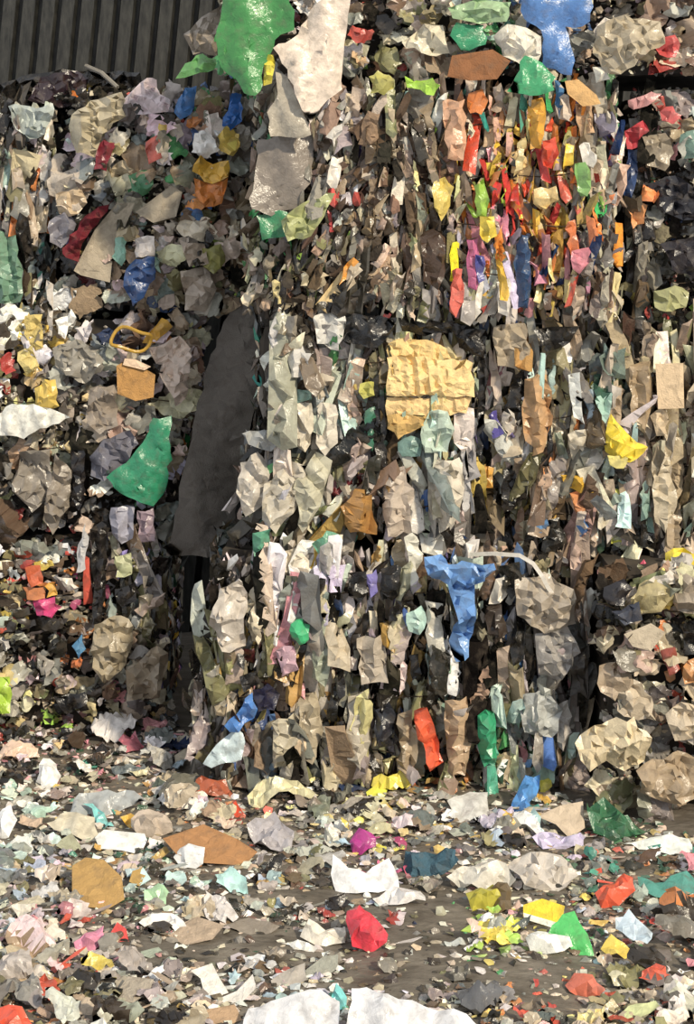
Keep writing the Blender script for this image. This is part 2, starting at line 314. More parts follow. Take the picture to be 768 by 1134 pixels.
# ------------------------------------------------------------------ items traced from the photograph
# owner | name | category | colour | style+material | label | outline in photo pixels
#   owner: bale letter = part of that bale; *letter = loose thing on that bale; g/G = thing lying on the ground (flat / bulky); > = part of the thing before
ITEMS = """
*K|plastic_bag|bag|398a45|sf|large green plastic bag hanging over the top bale beside the wall|248,-6 322,-6 327,35 305,45 300,60 292,75 292,95 285,108 272,105 262,88 245,75 240,45
*K|plastic_strip|strip|e0d030|cf|yellow plastic strip at the edge of the large green bag|294,60 303,62 304,78 301,93 292,96
*K|plastic_sheet|sheet|e2d0be|sf|large pinkish white sheet hanging to a point below the top bale|350,5 372,-8 388,-8 380,60 378,100 362,112 343,138 330,115 318,78 302,55 322,45
*K|plastic_sheet|sheet|b0a694|sf|grey-beige film tucked under the pinkish white sheet|305,80 318,85 342,138 345,150 300,152 296,125 308,105
E|plastic_film||847a70|sf|dull grey-brown film|285,155 350,150 345,195 330,230 300,240 278,232 282,190
E|plastic_film||2f8558|sf|green film|283,238 318,235 316,262 290,266
E|plastic_film||b4ba80|cf|yellow-green film|312,245 345,220 372,215 360,240 345,262 320,268
*K|plastic_bag|bag|4a7cbc|sf|big blue plastic bag on the top bale|574,-8 655,-8 652,25 635,32 625,30 634,60 632,84 620,82 600,72 598,35 580,22
*K|plastic_bag|bag|e8e0ce|wf|rounded cream white bag beside the big blue bag|546,40 560,28 582,32 597,42 597,62 578,75 556,62
*K|plastic_bag|bag|2f9e68|sf|green bag below the rounded cream white bag|570,85 580,62 600,70 615,86 613,100 595,106 560,102
*K|plastic_sheet|sheet|1f8e60|sf|dark emerald sheet left of the rounded cream white bag|505,25 535,28 537,50 510,56 498,40
*K|plastic_film|film|98b88a|cf|pale green film above the dark emerald sheet|495,10 530,0 565,3 560,25 530,28 500,22
*K|cardboard_piece|cardboard|8e5e3c|bp|brown cardboard piece below the dark emerald sheet|500,62 545,55 565,68 550,88 520,90 495,85
*K|plastic_bag|bag|dad0b6|cf|crumpled cream bag left of the dark emerald sheet|445,48 470,28 490,28 498,60 475,62 450,55
*K|plastic_strip|strip|9ccc34|cf|lime green strip under the crumpled cream bag|447,86 465,90 478,88 487,96 480,106 465,100 450,98
*K|plastic_bag|bag|b4ae58|wf|small round olive bag left of the lime green strip|408,85 418,78 432,84 436,98 425,106 410,104
*K|plastic_bag|bag|b4a68c|cf|large beige crumpled bag on the right of the big blue bag|655,60 660,30 690,18 730,25 735,50 705,68 685,85 665,75
*K|paper_scrap|paper|e2d8cc|cp|small off-white paper on the large beige bag|655,35 668,20 680,22 670,38 658,42
*K|plastic_bag|bag|c84444|cf|red bag beside the large beige crumpled bag|720,45 745,40 752,50 745,65 728,62
*K|cardboard_piece|cardboard|e0b070|bp|folded orange-tan cardboard piece under the blue bag|625,90 640,88 660,105 665,115 645,118 628,104
*K|plastic_bag|bag|e6e0d0|wf|small white bag under the large beige crumpled bag|655,75 672,76 675,88 660,92
*K|plastic_bag|bag|9a8e80|cf|grey-brown bag behind the large green bag|205,40 232,15 250,5 246,45 240,62 215,62
*K|plastic_film|film|5a9a50|cf|green film below the grey-brown bag by the wall|195,88 205,70 225,60 240,66 238,78 215,84
B|plastic_film||e2d0d6|cf|pinkish white wrap|135,115 150,100 165,88 175,90 178,105 190,112 188,125 160,128 138,128
B|plastic_film||c0b498|pf|beige pleated film|80,128 100,112 135,103 140,130 115,150 105,175 85,170 76,140
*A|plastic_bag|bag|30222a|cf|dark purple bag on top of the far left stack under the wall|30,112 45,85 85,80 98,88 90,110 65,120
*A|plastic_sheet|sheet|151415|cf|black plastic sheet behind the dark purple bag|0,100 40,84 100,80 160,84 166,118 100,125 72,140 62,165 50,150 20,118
A|plastic_film||b0bab4|cf|grey film|10,118 50,120 60,115 62,130 52,150 35,155 15,135
A|plastic_film||6e967e|pf|grey-green film|-4,255 20,262 27,300 24,335 -4,335
B|plastic_film||802434|cf|maroon film|106,165 115,155 130,158 122,175 118,190 104,188
B|fabric_scrap||762430|cc|maroon cloth|70,275 95,240 128,220 120,235 92,270 88,290 75,285
B|cardboard_scrap||baac96|bp|beige board|82,300 105,255 130,225 150,225 135,260 125,285 122,313 90,305
B|cardboard_scrap||bcae98|bp|light beige board|150,235 190,205 202,213 195,240 170,247
B|plastic_film||3c76b4|cf|blue film|193,125 205,98 218,96 215,120 200,133
B|plastic_film||206cc0|cf|bright blue film|246,140 255,105 268,105 268,135 255,145
B|plastic_film||3c76b0|cf|blue film|200,245 205,230 222,230 228,248 212,256
B|wrapper||eab428|cf|yellow wrapper|214,190 224,172 236,182 254,178 254,196 236,204
B|wrapper||e2842c|cf|orange wrapper|216,198 236,204 254,198 247,226 228,230 218,215
B|plastic_film||9ad2bc|cf|pale teal film|128,265 135,252 142,265 141,280 135,295 125,285
*B|plastic_bag|bag|2c4c80|cf|navy blue bag bulging from the upper left bale|140,300 150,287 172,285 173,310 160,330 148,340 138,318
*C|paper_scrap|paper|f6f2ea|cp|torn white paper under the navy blue bag|62,355 75,350 80,342 86,352 76,362 74,376 66,370
B|plastic_film||42825a|cf|green film|142,195 165,188 170,205 158,218 146,212
B|plastic_film||b65448|cf|dull red film|162,158 175,150 180,175 165,182
C|fabric_scrap||e0c878|cc|pale yellow cloth|30,350 48,348 50,385 35,390 28,370
C|fabric_scrap||e8d488|cc|cream yellow cloth|20,390 38,382 44,405 30,415
C|wrapper||e4ac34|cf|yellow wrapper|158,380 180,352 192,362 172,380
*C|foam_cushion|cushion|bc8c50|bc|golden tan square cushion wedged in the left middle bale|129,405 135,402 160,408 172,415 170,440 150,444 130,436
>|folded_edge||e6c8ac|bc|paler folded edge|138,397 150,398 167,406 160,410 136,404
C|plastic_film||dcc6b6|cf|pinkish film|165,385 200,372 214,395 206,440 195,450 180,420
*C|plastic_bag|bag|e0e0d8|sf|white plastic bag lying across the left middle bale|-5,460 15,447 40,447 65,455 80,462 60,470 40,478 28,486 -5,480
*C|tub|tub|dcbc54|wh|dull yellow tub above the white plastic bag|38,430 50,420 62,420 66,450 50,455 40,448
*C|plastic_sheet|sheet|1b8862|sf|large green sheet hanging in a triangle from the left middle bale|170,462 190,460 189,500 184,540 170,560 150,552 133,545 118,528 140,512 158,490
C|plastic_film||70707e|cf|bluish grey film|100,505 115,485 145,475 155,490 140,512 118,530 102,525
C|plastic_film||8b8379|cf|dull grey sheet|22,500 60,495 62,540 40,565 20,540
C|plastic_film||989389|cf|grey crumpled film|60,385 85,375 115,385 118,405 95,425 75,415 62,405
C|packaging_strip||d8cec2|pf|off-white strip|52,310 60,315 58,372 53,372
D|plastic_film||a8a8ba|pf|pale lavender film|123,562 150,560 148,595 135,602 124,590
D|plastic_film||9a8694|pf|dull purple film|152,565 170,562 172,598 155,600
D|wrapper||e06c44|cf|orange wrapper|28,628 45,625 48,645 35,650
D|wrapper||de3c84|cf|magenta wrapper|38,665 62,660 69,672 60,683 42,681
D|wrapper||cc7c4a|hf|rust orange wrapper|25,650 48,650 50,662 30,664
D|wrapper||ecb03c|cf|yellow-orange wrapper|50,648 60,644 64,658 52,661
D|plastic_film||e6ddd2|cf|white film|62,638 80,640 88,650 75,655
D|plastic_film||c8c8cc|pf|pale grey film|85,612 95,578 99,595 95,630 85,634
D|wrapper||bcc094|cf|pale green wrapper|128,615 145,612 147,635 130,638
D|plastic_film||d4bcac|cf|pinkish film|150,675 185,655 182,668 160,682
D|plastic_film||b0a288|cf|beige film|105,690 135,680 148,690 140,735 115,757 100,720
D|plastic_film||a89780|cf|tan film|140,740 175,712 187,720 177,770 140,775
D|plastic_film||b0d834|cf|lime yellow film|-5,748 12,748 13,788 -5,788
D|plastic_film||4a86b0|cf|blue film|80,715 92,700 96,718 88,730
D|plastic_film||181617|pf|black film|100,585 120,575 118,640 112,690 104,690
E|packaging_strip||24466e|pf|deep blue strip|572,256 584,262 587,300 583,342 573,340 570,300
E|wrapper||9cc83c|pf|lime green wrapper|524,206 536,203 541,222 538,241 527,240
E|wrapper||e8cc30|cf|yellow wrapper|530,240 546,240 549,262 538,270 530,260
E|plastic_film||c86490|pf|rose pink film|516,266 528,264 531,290 527,322 518,318
E|plastic_film||4a4c90|pf|indigo film|525,282 535,284 536,310 528,314
E|plastic_film||e4b08c|pf|peach film|489,112 514,110 516,150 512,178 494,176
E|wrapper||e88434|cf|orange wrapper|518,104 534,99 540,112 532,128 520,126
E|wrapper||ecac30|pf|yellow-orange wrapper|583,112 600,108 604,132 598,166 586,166
E|wrapper||e85034|cf|red-orange wrapper|600,156 614,152 618,172 610,188 601,184
E|wrapper||dc7840|pf|orange wrapper|627,246 636,243 640,276 632,290 626,270
E|wrapper||e08048|pf|orange wrapper|648,238 660,242 662,276 652,277
E|plastic_film||dc8494|cf|pink film|632,278 650,274 654,290 640,304 632,298
E|plastic_film||78a85c|pf|leaf green film|634,182 646,180 653,200 648,218 638,212
E|plastic_film||e0c458|cf|pale gold film|480,202 492,196 502,208 498,228 488,246 480,230
E|plastic_film||4a3628|cf|dark brown film|464,262 478,254 492,264 492,300 484,322 468,312
E|wrapper||d86050|pf|coral wrapper|500,300 512,298 514,325 505,352 498,345
E|plastic_film||e8e2d8|pf|white film|548,312 562,308 568,335 560,350 550,346
E|plastic_film||dcd6cc|pf|pale film|640,162 652,158 660,172 656,186 645,184
E|cardboard_scrap||d8b088|pp|tan card|634,116 655,114 656,148 642,152
E|plastic_film||7a7486|cf|purple grey film|657,126 676,124 680,146 664,152
E|plastic_film||f0a02c|pf|amber film|380,296 390,285 396,290 384,308 374,316
E|plastic_film||e0c07c|cf|straw film|590,210 615,206 618,222 604,232 590,226
F|plastic_film||c03c48|cf|red film|690,146 710,134 716,146 704,164 692,166
F|plastic_film||2c4470|pf|navy film|694,166 708,164 704,200 698,220 688,214
F|wrapper||eca060|cf|orange wrapper|694,232 706,222 716,228 712,248 700,254
F|plastic_film||dc9c9c|cf|pink film|694,112 720,102 732,104 722,114 700,122
F|plastic_film||d05858|cf|red film|730,124 744,118 754,128 744,138 732,134
F|plastic_film||282830|cf|dark film|716,204 745,196 775,210 775,250 745,240 725,232
F|plastic_film||2e2a30|cf|blackish film|730,270 775,262 775,310 740,300
F|plastic_film||b4b47c|cf|olive green film|722,322 745,316 762,324 758,340 735,345 724,340
F|plastic_film||9a8c76|cf|grey tan film|710,152 735,148 745,170 735,190 715,184
F|plastic_film||6c8c80|cf|grey green film|752,150 775,146 775,180 756,176
G|plastic_film||1a1816|pf|black film|417,440 425,438 427,520 424,590 417,586 419,520
G|plastic_film||161516|pf|black film|529,370 538,372 538,440 532,505 526,500 530,430
G|plastic_film||3a7860|pf|green film|404,455 414,450 416,480 412,500 404,494
G|plastic_film||c8c45a|cf|yellow olive film|398,425 414,422 414,438 402,442
G|plastic_film||c8b8a8|pf|beige film|424,522 448,515 458,540 455,590 430,592 422,556
G|plastic_film||e0d6c4|pf|cream film|474,510 508,506 514,540 506,575 486,590 474,560
G|plastic_film||e6d8d0|pf|pinkish cream film|500,450 524,452 526,480 514,505 502,490
G|plastic_film||ccc4b8|df|grey white film|266,512 285,500 300,520 290,560 272,572 262,545
G|plastic_film||d0c8b8|df|grey white film|292,535 320,510 345,515 330,560 305,590 290,575
G|plastic_film||c8c4ac|df|pale greenish film|325,540 350,500 368,510 355,560 335,590
G|plastic_film||ded4c0|df|cream film|320,448 345,446 350,470 338,500 322,490
G|plastic_film||e2d8c6|pf|cream film|350,446 372,448 374,490 360,505 350,490
H|plastic_film||1c1a1a|pf|black film|556,520 568,518 572,560 562,575 554,560
H|plastic_film||b8a890|cf|beige film|545,362 580,358 586,385 575,410 550,405
H|plastic_film||d8d2c8|cf|pale grey film|640,496 660,486 670,505 662,520 646,518
H|plastic_film||a89070|pf|tan film|695,405 718,400 722,450 712,480 698,470
H|plastic_film||20201e|cf|black film|598,580 618,572 626,600 616,628 600,625
H|plastic_film||5a88b8|cf|blue film|588,580 604,574 610,588 598,598
H|plastic_film||1e1e1c|cf|black film|696,575 712,582 722,600 712,606 700,596
H|plastic_film||cfc0a4|pf|beige film|720,510 740,505 748,560 735,590 722,570
I|plastic_film||18181a|cf|black film|385,634 405,632 408,655 398,668 386,660
I|plastic_film||7c74b8|pf|violet film|405,636 416,630 418,655 410,662
I|plastic_film||161618|cf|black film|421,630 440,624 444,650 434,665 422,655
I|plastic_film||b8dcd2|cf|pale aqua film|449,678 466,670 472,685 464,702 452,698
I|plastic_film||d6d2c4|pf|pale film|470,665 490,668 492,720 478,732 470,700
I|plastic_film||e4ddd0|cf|white film|548,640 560,632 564,650 552,666 540,668
I|plastic_film||20201c|cf|black film|552,625 575,622 578,650 565,662 556,650
I|plastic_film||3a302a|pf|dark brown film|538,672 555,668 562,700 548,712 540,700
I|plastic_film||b4a898|cf|grey beige film|566,640 600,632 630,650 636,690 600,700 570,680
I|plastic_film||a8a4a0|cf|grey film|590,700 625,690 640,720 620,750 595,745
I|plastic_film||b8bcba|cf|pale grey film|572,770 600,760 622,785 610,815 580,810
I|plastic_film||c8c2bc|pf|pale grey strip of film|616,780 628,774 632,810 622,830 616,820
I|plastic_film||a8b09c|pf|grey green film|345,665 368,660 370,720 360,760 345,750
I|plastic_film||c4baa2|pf|beige film|300,800 325,790 335,830 320,850 302,848
I|plastic_film||bcae94|pf|beige film|330,770 352,765 358,810 345,845 330,835
I|plastic_film||c8bfae|pf|cream grey film|385,770 408,765 410,820 398,850 384,840
I|plastic_film||b8a488|pf|tan film|440,790 456,784 462,830 452,862 440,850
I|plastic_film||c2a484|pf|tan film|492,775 516,770 522,820 510,865 494,850
G|plastic_film||1a1918|cf|black film|440,350 500,354 500,368 470,372 445,366
I|plastic_film||1c1a1a|pf|black film|372,720 380,716 382,770 374,780
I|plastic_film||191818|pf|black film|405,700 412,700 410,730 405,728
I|plastic_film||1a1a1c|cf|black film|452,725 462,722 466,745 456,752
I|plastic_film||1c1c1e|cf|black film|265,748 284,742 288,756 270,766
I|plastic_film||201c1c|pf|black film|372,800 384,795 388,830 378,838
H|plastic_film||1b1a1a|pf|black film|590,480 598,478 600,510 592,515
H|plastic_film||1b1a1a|pf|black film|604,470 610,470 612,500 606,505
H|plastic_film||161517|cf|black film|676,514 694,518 700,530 686,532
D|plastic_film||161416|cf|black film|128,652 150,645 152,665 135,672
D|plastic_film||151416|cf|black film|60,770 95,765 100,785 75,790
C|plastic_film||151416|cf|black film|170,402 192,404 190,414 174,414
J|plastic_film||26242a|cf|black film|668,650 690,640 700,650 690,670 672,668
J|plastic_film||141414|cf|black film|750,690 775,684 775,722 758,724
J|plastic_film||9c4c40|cf|dull red film|730,720 745,715 752,740 740,748
J|plastic_film||b8a48c|cf|tan film|662,735 690,728 700,755 680,775 664,765
J|plastic_film||a8947a|cf|tan film|700,850 740,830 775,840 775,880 730,885 705,875
C|plastic_film||968a7e|cf|grey film|100,430 128,425 132,470 112,480 95,465
C|plastic_film||17151a|pf|black film|78,500 92,495 96,545 88,565 78,560
C|plastic_film||c8b8a6|cf|beige film|92,465 118,455 128,470 110,490 96,490
C|plastic_film||8a8074|cf|dull grey film|62,500 80,520 78,560 60,590 48,575
B|plastic_film||c0b0a0|cf|beige film|200,300 225,295 240,320 228,345 205,343
B|plastic_film||b8a592|cf|tan film|198,265 226,270 232,292 210,296
B|plastic_film||8c8a48|cf|olive film|225,275 245,270 250,290 238,304 226,296
B|plastic_film||e0d8d4|cf|white film|150,265 172,262 172,284 152,286
B|plastic_film||c8b090|cf|beige film|62,215 90,205 98,225 80,240 66,236
B|plastic_film||7c7a84|cf|mauve grey film|55,245 75,232 85,248 68,275 56,268
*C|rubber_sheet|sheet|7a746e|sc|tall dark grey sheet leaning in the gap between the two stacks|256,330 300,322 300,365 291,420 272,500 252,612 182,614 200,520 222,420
G|cardboard_scrap||ecca84|qp|straw yellow pleated card|430,380 448,374 472,376 494,386 500,398 430,396
G|cardboard_scrap||f0d090|qp|straw yellow pleated card|428,396 500,397 523,402 525,440 428,438
G|cardboard_scrap||ecc98c|qp|straw yellow pleated card|428,440 522,440 516,458 472,460 428,460
G|cardboard_scrap||d8b068|pp|yellow ochre card|428,460 476,458 470,472 440,486 428,474
G|plastic_film||bcd2c2|cf|pale aqua film|465,480 475,455 495,455 503,475 495,500 470,500
G|plastic_film||74988f|cf|grey teal film|440,490 455,482 468,490 465,505 445,505
G|plastic_film||e2e0da|pf|white film|345,350 380,345 378,375 374,388 350,380
G|plastic_film||e4e2de|cf|white film|297,402 308,394 317,400 312,412 302,412
G|plastic_film||d8d5d0|pf|white film|318,395 335,382 345,392 338,415 322,418
G|plastic_film||d0ccc8|cf|pale wisp of film|297,372 305,350 312,358 308,380 300,392
G|plastic_film||1c1e22|cf|black film|382,350 440,352 430,372 418,385 400,382 380,378
G|plastic_film||17171a|cf|black film|495,355 537,365 532,395 508,385
G|plastic_film||96bcac|cf|pale teal film|305,438 325,430 345,432 345,442 325,448 308,446
G|plastic_film||b0b2b0|cf|grey film|268,480 295,475 315,470 318,490 300,500 275,492
G|plastic_film||b08040|pf|golden brown film|375,560 390,540 410,545 414,590 385,588
*H|plastic_bag|bag|f0d412|wf|bright yellow bag sticking out of the right middle bale|668,490 676,458 690,475 705,490 717,495 705,508 688,511 670,500
>|bag_rim||e6d87c|cf|pale yellow rim|672,504 695,507 690,519 675,515
H|wrapper||ecb824|cf|amber yellow wrapper|620,524 645,526 662,540 650,547 625,537
H|wrapper||e49860|cf|orange wrapper|630,546 650,541 655,565 640,572
*H|cardboard_bundle|cardboard|d2b896|bp|pale tan block of pressed cardboard in the brown part of the right bale|725,403 756,402 757,452 728,453
H|cardboard_scrap||d6c0a0|cp|pale oval card|718,460 730,450 740,465 738,480 725,482
H|plastic_film||cea272|pf|tan film|580,420 605,415 610,470 600,500 588,505 578,470
H|plastic_film||e0e4e0|pf|white film|628,415 640,412 646,470 634,462
H|plastic_film||a8bcc8|pf|pale blue film|645,435 660,430 662,460 648,466
H|plastic_film||1c1a18|cf|black film|588,365 640,360 620,385 605,388
H|plastic_film||66786f|cf|grey-green film|660,395 690,385 690,420 670,415
*H|plastic_film|film|eed624|cf|yellow film lying on the bottom right bale|735,612 755,606 775,612 775,628 742,626
*H|wrapper|wrapper|de4c6c|cf|small crimson wrapper near the yellow film|700,630 712,619 721,632 708,641
H|plastic_film||544c98|pf|violet film|540,460 550,454 557,480 545,486
H|wrapper||dca034|pf|orange wrapper|535,515 547,518 546,540 536,540
J|plastic_film||e0d8cc|cf|white film|715,641 740,630 756,640 735,647
*I|plastic_sheet|sheet|6496d2|cf|blue sheet hanging down the middle of the bottom bale|465,615 485,612 490,622 505,618 538,620 536,632 520,645 518,665 520,690 515,725 500,730 497,690 495,665 490,645 470,635
*I|tub|tub|30b478|wh|small emerald tub pressed in the front of the bottom bale|322,690 335,684 343,692 342,708 332,714 323,706
I|plastic_film||e2d8c4|cf|cream film|310,610 330,605 342,620 338,640 318,641 308,625
I|plastic_film||d0c6ba|cf|beige film|245,650 268,640 275,655 272,690 272,715 250,717 233,690
I|packaging_strip||e8e2dc|cf|white strip|240,664 264,639 269,649 246,670
I|plastic_film||509678|cf|green film|280,590 300,585 300,610 282,616
I|plastic_film||60a284|cf|green film|345,602 362,587 376,592 353,613
*I|wrapper|wrapper|e85c34|cf|orange-red wrapper hanging low on the bottom bale|458,785 472,780 480,800 490,840 475,849 468,820 460,805
*I|plastic_bottle|bottle|209a6c|wh|upright green flattened bottle low on the bottom bale|528,792 536,784 546,788 550,820 548,845 535,848 528,825
I|plastic_film||1e2028|cf|black film|415,785 430,775 438,790 435,825 418,826
I|plastic_film||c2b6a6|pf|beige film|395,705 425,700 430,755 400,757
*I|plastic_film|film|4480ca|cf|blue film strip beside the pale blue sheet|249,802 262,790 280,765 286,783 265,809 255,809
*I|plastic_sheet|sheet|c2d6de|sf|pale blue sheet leaning at the foot of the bottom bale|225,845 235,830 262,805 272,820 268,840 235,849
I|plastic_film||24243e|cf|dark navy film|280,762 296,754 310,768 303,785 286,786
I|plastic_film||cea8b8|cf|pink film|305,720 325,714 331,740 312,749
I|plastic_film||b08834|pf|mustard film|420,690 438,685 437,722 424,714
*C|plastic_bag|bag|2c322e|cf|dark greenish black bag in the bottom of the gap|240,582 274,574 283,610 276,652 250,642 240,612
J|plastic_film||b8aa7c|cf|khaki film|695,660 715,642 735,640 745,660 730,676 700,681
*J|plastic_bag|bag|d6c6a4|cf|big cream crumpled bag at the foot of the bottom right bale|635,820 650,805 672,795 700,790 718,810 712,840 690,852 670,840 650,847 640,835
J|plastic_bag||c8b8a0|cf|beige bag|680,765 700,750 720,770 725,796 705,796 682,785
J|plastic_bag||d0c0a8|cf|beige bag|735,790 750,775 775,780 775,815 745,819
J|cardboard_scrap||cabca6|bp|beige board|690,702 720,690 736,700 720,721 700,716
J|plastic_film||a89a88|cf|grey beige film|745,635 775,640 775,682 750,676
J|plastic_film||3c4252|cf|slate navy film|675,676 705,665 710,686 690,692
J|wrapper||d6985e|cf|orange tan wrapper|755,737 775,725 775,757 757,757
g|cardboard_piece|cardboard|b89256|bp|round golden brown cardboard piece on the left of the littered ground|80,958 95,948 115,950 135,970 138,995 120,1005 95,1003 80,990
g|paper_sheet|paper|eceeec|bp|long white card behind the round cardboard piece|105,926 115,918 160,922 163,930 155,945 135,941 110,939
g|plastic_strip|strip|84d6d6|cf|turquoise plastic strip behind the long white card|93,890 103,886 120,905 127,912 115,916
G|plastic_bag|bag|f2f1ee|wf|standing white bag at the foot of the left stack|40,862 48,835 62,840 68,855 62,874 45,872
g|plastic_film|film|deae34|cf|mustard yellow film right of the turquoise strip|133,906 150,898 156,905 146,916
g|cardboard_piece|cardboard|ae7e52|bp|orange-brown cardboard sheet trodden into the ground behind the aqua film|180,930 225,915 262,930 285,945 270,960 225,957 195,947
G|wrapper|wrapper|ee5434|cf|orange-red wrapper before the pale yellow film|250,884 262,883 273,897 262,904
G|plastic_bag|bag|e8eaee|sf|white bag with two peaks in the middle of the ground|366,965 368,944 385,960 405,965 430,949 440,970 442,986 430,983 395,989 372,986
g|plastic_film|film|dedcdc|cf|off-white film in front of the white bag with two peaks|412,997 435,982 465,985 471,996 440,1002
G|wrapper|wrapper|b63490|wf|magenta crumpled wrapper on the white bag with two peaks|387,931 398,918 412,922 416,935 400,946 390,943
G|plastic_bag|bag|e6344e|wf|red crumpled bag alone on the mud|384,1010 398,1003 410,1012 424,1025 428,1045 410,1055 390,1049 386,1030
g|plastic_disc|disc|e4e444|bh|yellow-green disc at the foot of the bottom bale|405,874 418,864 430,868 425,882 408,884
G|fabric_scrap|cloth|446678|cc|slate blue cloth right of the white bag with two peaks|445,956 450,940 505,935 509,950 490,963 455,969
G|wrapper|wrapper|e66484|cf|small pink wrapper against the slate blue cloth|446,956 458,950 461,963 450,967
G|plastic_bag|bag|ddd9ce|cf|wide off-white bag behind the olive tub|505,962 540,945 560,955 571,975 545,986 510,979 494,969
G|tub|tub|beb634|wh|olive yellow tub tipped on its side|515,988 530,980 545,978 558,982 560,1000 540,1007 522,1009
>|tub_opening||6a5a40|wh|brown inside of the opening|543,985 561,979 566,1008 552,1013
G|carton|carton|f4d614|bp|bright yellow carton beside the green bag|579,997 600,990 625,998 622,1016 616,1022 579,1010
>|carton_base||f0eee2|bp|white lower band|579,1011 616,1022 615,1029 580,1018
G|plastic_bag|bag|42be60|sf|green plastic bag under the bright yellow carton|606,1030 622,1008 635,1005 650,1030 658,1056 640,1053 628,1041
G|plastic_bag|bag|eef2ee|wf|white bag in front of the bright yellow carton|581,1040 595,1032 630,1038 633,1048 605,1056 588,1056
G|tub|tub|ee5c3c|wh|orange-red crushed tub on the right of the ground|658,986 668,978 680,975 690,965 700,970 703,985 685,1001 665,1004
G|plastic_bag|bag|eed052|cf|yellow bag with a pale blue flap right of the green bag|664,1046 675,1030 690,1040 706,1051 690,1058 672,1056
>|bag_flap||c0d4e4|cf|pale blue flap|680,1020 695,1010 722,1035 715,1049 700,1046 688,1036
G|plastic_bag|bag|d87058|wf|brick red bag in front of the green bag|625,1087 635,1075 655,1078 668,1092 673,1101 650,1102 630,1097
g|plastic_film|film|c6ce96|sf|pale green film at the front right of the ground|679,1127 695,1110 725,1104 729,1112 710,1123 690,1132
G|plastic_bag|bag|d6d8de|sf|large white bag in front left of the turquoise scrap|262,1150 275,1115 300,1108 330,1100 355,1097 376,1108 374,1150
G|plastic_bag|bag|d8dae0|sf|large white bag in front right of the turquoise scrap|384,1150 388,1098 405,1094 440,1107 470,1115 515,1125 545,1150
G|wrapper|wrapper|74d4d6|cf|turquoise scrap standing between the two large white bags|364,1106 372,1085 378,1090 384,1100 383,1113 370,1116
g|paper_sheet|paper|ece8e0|bp|white paper slip left of the large white bags|211,1072 235,1063 241,1075 253,1095 228,1104 222,1080
g|paper_sheet|paper|e6e2dc|bp|white folded paper in front of the white paper slip|228,1109 262,1095 280,1077 284,1092 270,1106 240,1113
g|cardboard_piece|cardboard|b89878|bp|tan cardboard in front of the white folded paper|222,1116 260,1109 268,1126 235,1137
G|wrapper|wrapper|e690b0|wf|pink crumpled wrapper in front of the round cardboard piece|82,1041 95,1030 115,1022 119,1038 105,1051 88,1053
G|carton|carton|de4c4c|bp|small red carton right of the pink crumpled wrapper|118,1036 130,1017 140,1025 143,1041 125,1043
g|foam_strip|foam|f0eeec|cf|white curved foam strip right of the small red carton|154,1022 170,1008 190,1008 205,1020 209,1033 195,1029 178,1018 160,1024
G|carton|carton|ded6ca|bp|small white carton left of the pink crumpled wrapper|46,1031 58,1020 72,1028 74,1043 58,1044
g|wrapper|wrapper|ee5434|cf|orange-red wrapper in the front left corner|-5,1112 25,1115 36,1130 20,1144 -5,1140
g|plastic_film|film|cec6e6|cf|lavender film at the foot of the bottom right bale|588,926 615,915 625,925 648,920 645,936 600,939
G|cardboard_piece|cardboard|c8b6a0|bp|beige cardboard leaning behind the lavender film|594,902 620,890 645,885 647,915 630,926 615,911
G|plastic_bag|bag|4e96de|cf|bright blue bag left of the beige cardboard|566,882 580,855 597,850 596,865 580,894 570,901
G|wrapper|wrapper|e6d644|cf|yellow wrapper on the right of the bright blue bag|597,861 608,854 611,868 598,881
g|plastic_film|film|35704e|cf|dark green film right of the beige cardboard|645,897 665,885 690,905 722,915 700,926 655,922
g|plastic_film|film|eaf2ee|sf|long white film on the right in front of the dark green film|690,932 730,922 762,925 766,940 750,946 715,936
g|plastic_sheet|sheet|4c9c90|sf|teal sheet right of the orange-red crushed tub|705,970 735,975 760,960 775,985 735,993 708,986
G|wrapper|wrapper|ee6c34|cf|orange wrapper in front of the teal sheet|750,1001 775,999 775,1016 755,1013
g|plastic_film|film|d4d4d0|sf|pale grey film left of the bright blue bag|495,886 520,873 540,875 541,895 530,911 505,906
g|plastic_film|film|d6d0a8|cf|pale yellow film at the foot of the bottom bale|274,881 290,865 330,862 357,880 320,882 280,893
g|plastic_film|film|b0dcb0|cf|mint green film right of the round cardboard piece|160,986 175,975 187,985 184,999 160,996
g|plastic_film|film|b8e6e2|cf|aqua film in front of the orange-brown cardboard sheet|238,966 255,960 273,975 275,989 255,986 240,979
g|plastic_film|film|b85e3e|cf|rust red film left of the pale yellow film|205,862 250,864 263,880 235,882 210,872
g|plastic_film|film|b0acb2|cf|mauve grey film in front of the pale yellow film|274,914 305,900 326,915 323,941 290,940
g|wrapper|wrapper|d87888|cf|pink red wrapper at the foot of the left stack|131,816 150,809 160,825 140,834
G|plastic_bag|bag|eaeef2|wf|white bag at the left edge behind the cream film|-5,905 12,890 20,908 10,927 -5,927
g|plastic_film|film|d2cab4|sf|cream film left of the long white card|52,914 75,898 105,905 108,931 85,930
G|foil_scrap|foil|e6eaee|cf|crumpled silvery foil behind the aqua film|193,948 210,932 228,938 226,956 200,960
g|plastic_film|film|b8b0a6|sf|dirty grey film behind the large white bags|300,1080 330,1064 338,1062 340,1080 320,1090 305,1092
g|plastic_film|film|8c8276|sf|mud-coloured film left of the red crumpled bag|245,1022 275,1012 310,1022 300,1030 270,1032
G|plastic_film|film|e0dacd|cf|dirty white film beside the red crumpled bag|332,1030 342,1012 360,1022 382,1020 382,1038 355,1044
G|plastic_film|film|f0f0ec|cf|white scrap of film left of the dirty white film|312,1040 330,1035 352,1045 346,1050 326,1046
G|plastic_bag|bag|c9c2ba|cf|grey bag with pale folds behind the orange-red crushed tub|560,955 585,940 620,945 640,965 615,985 580,980
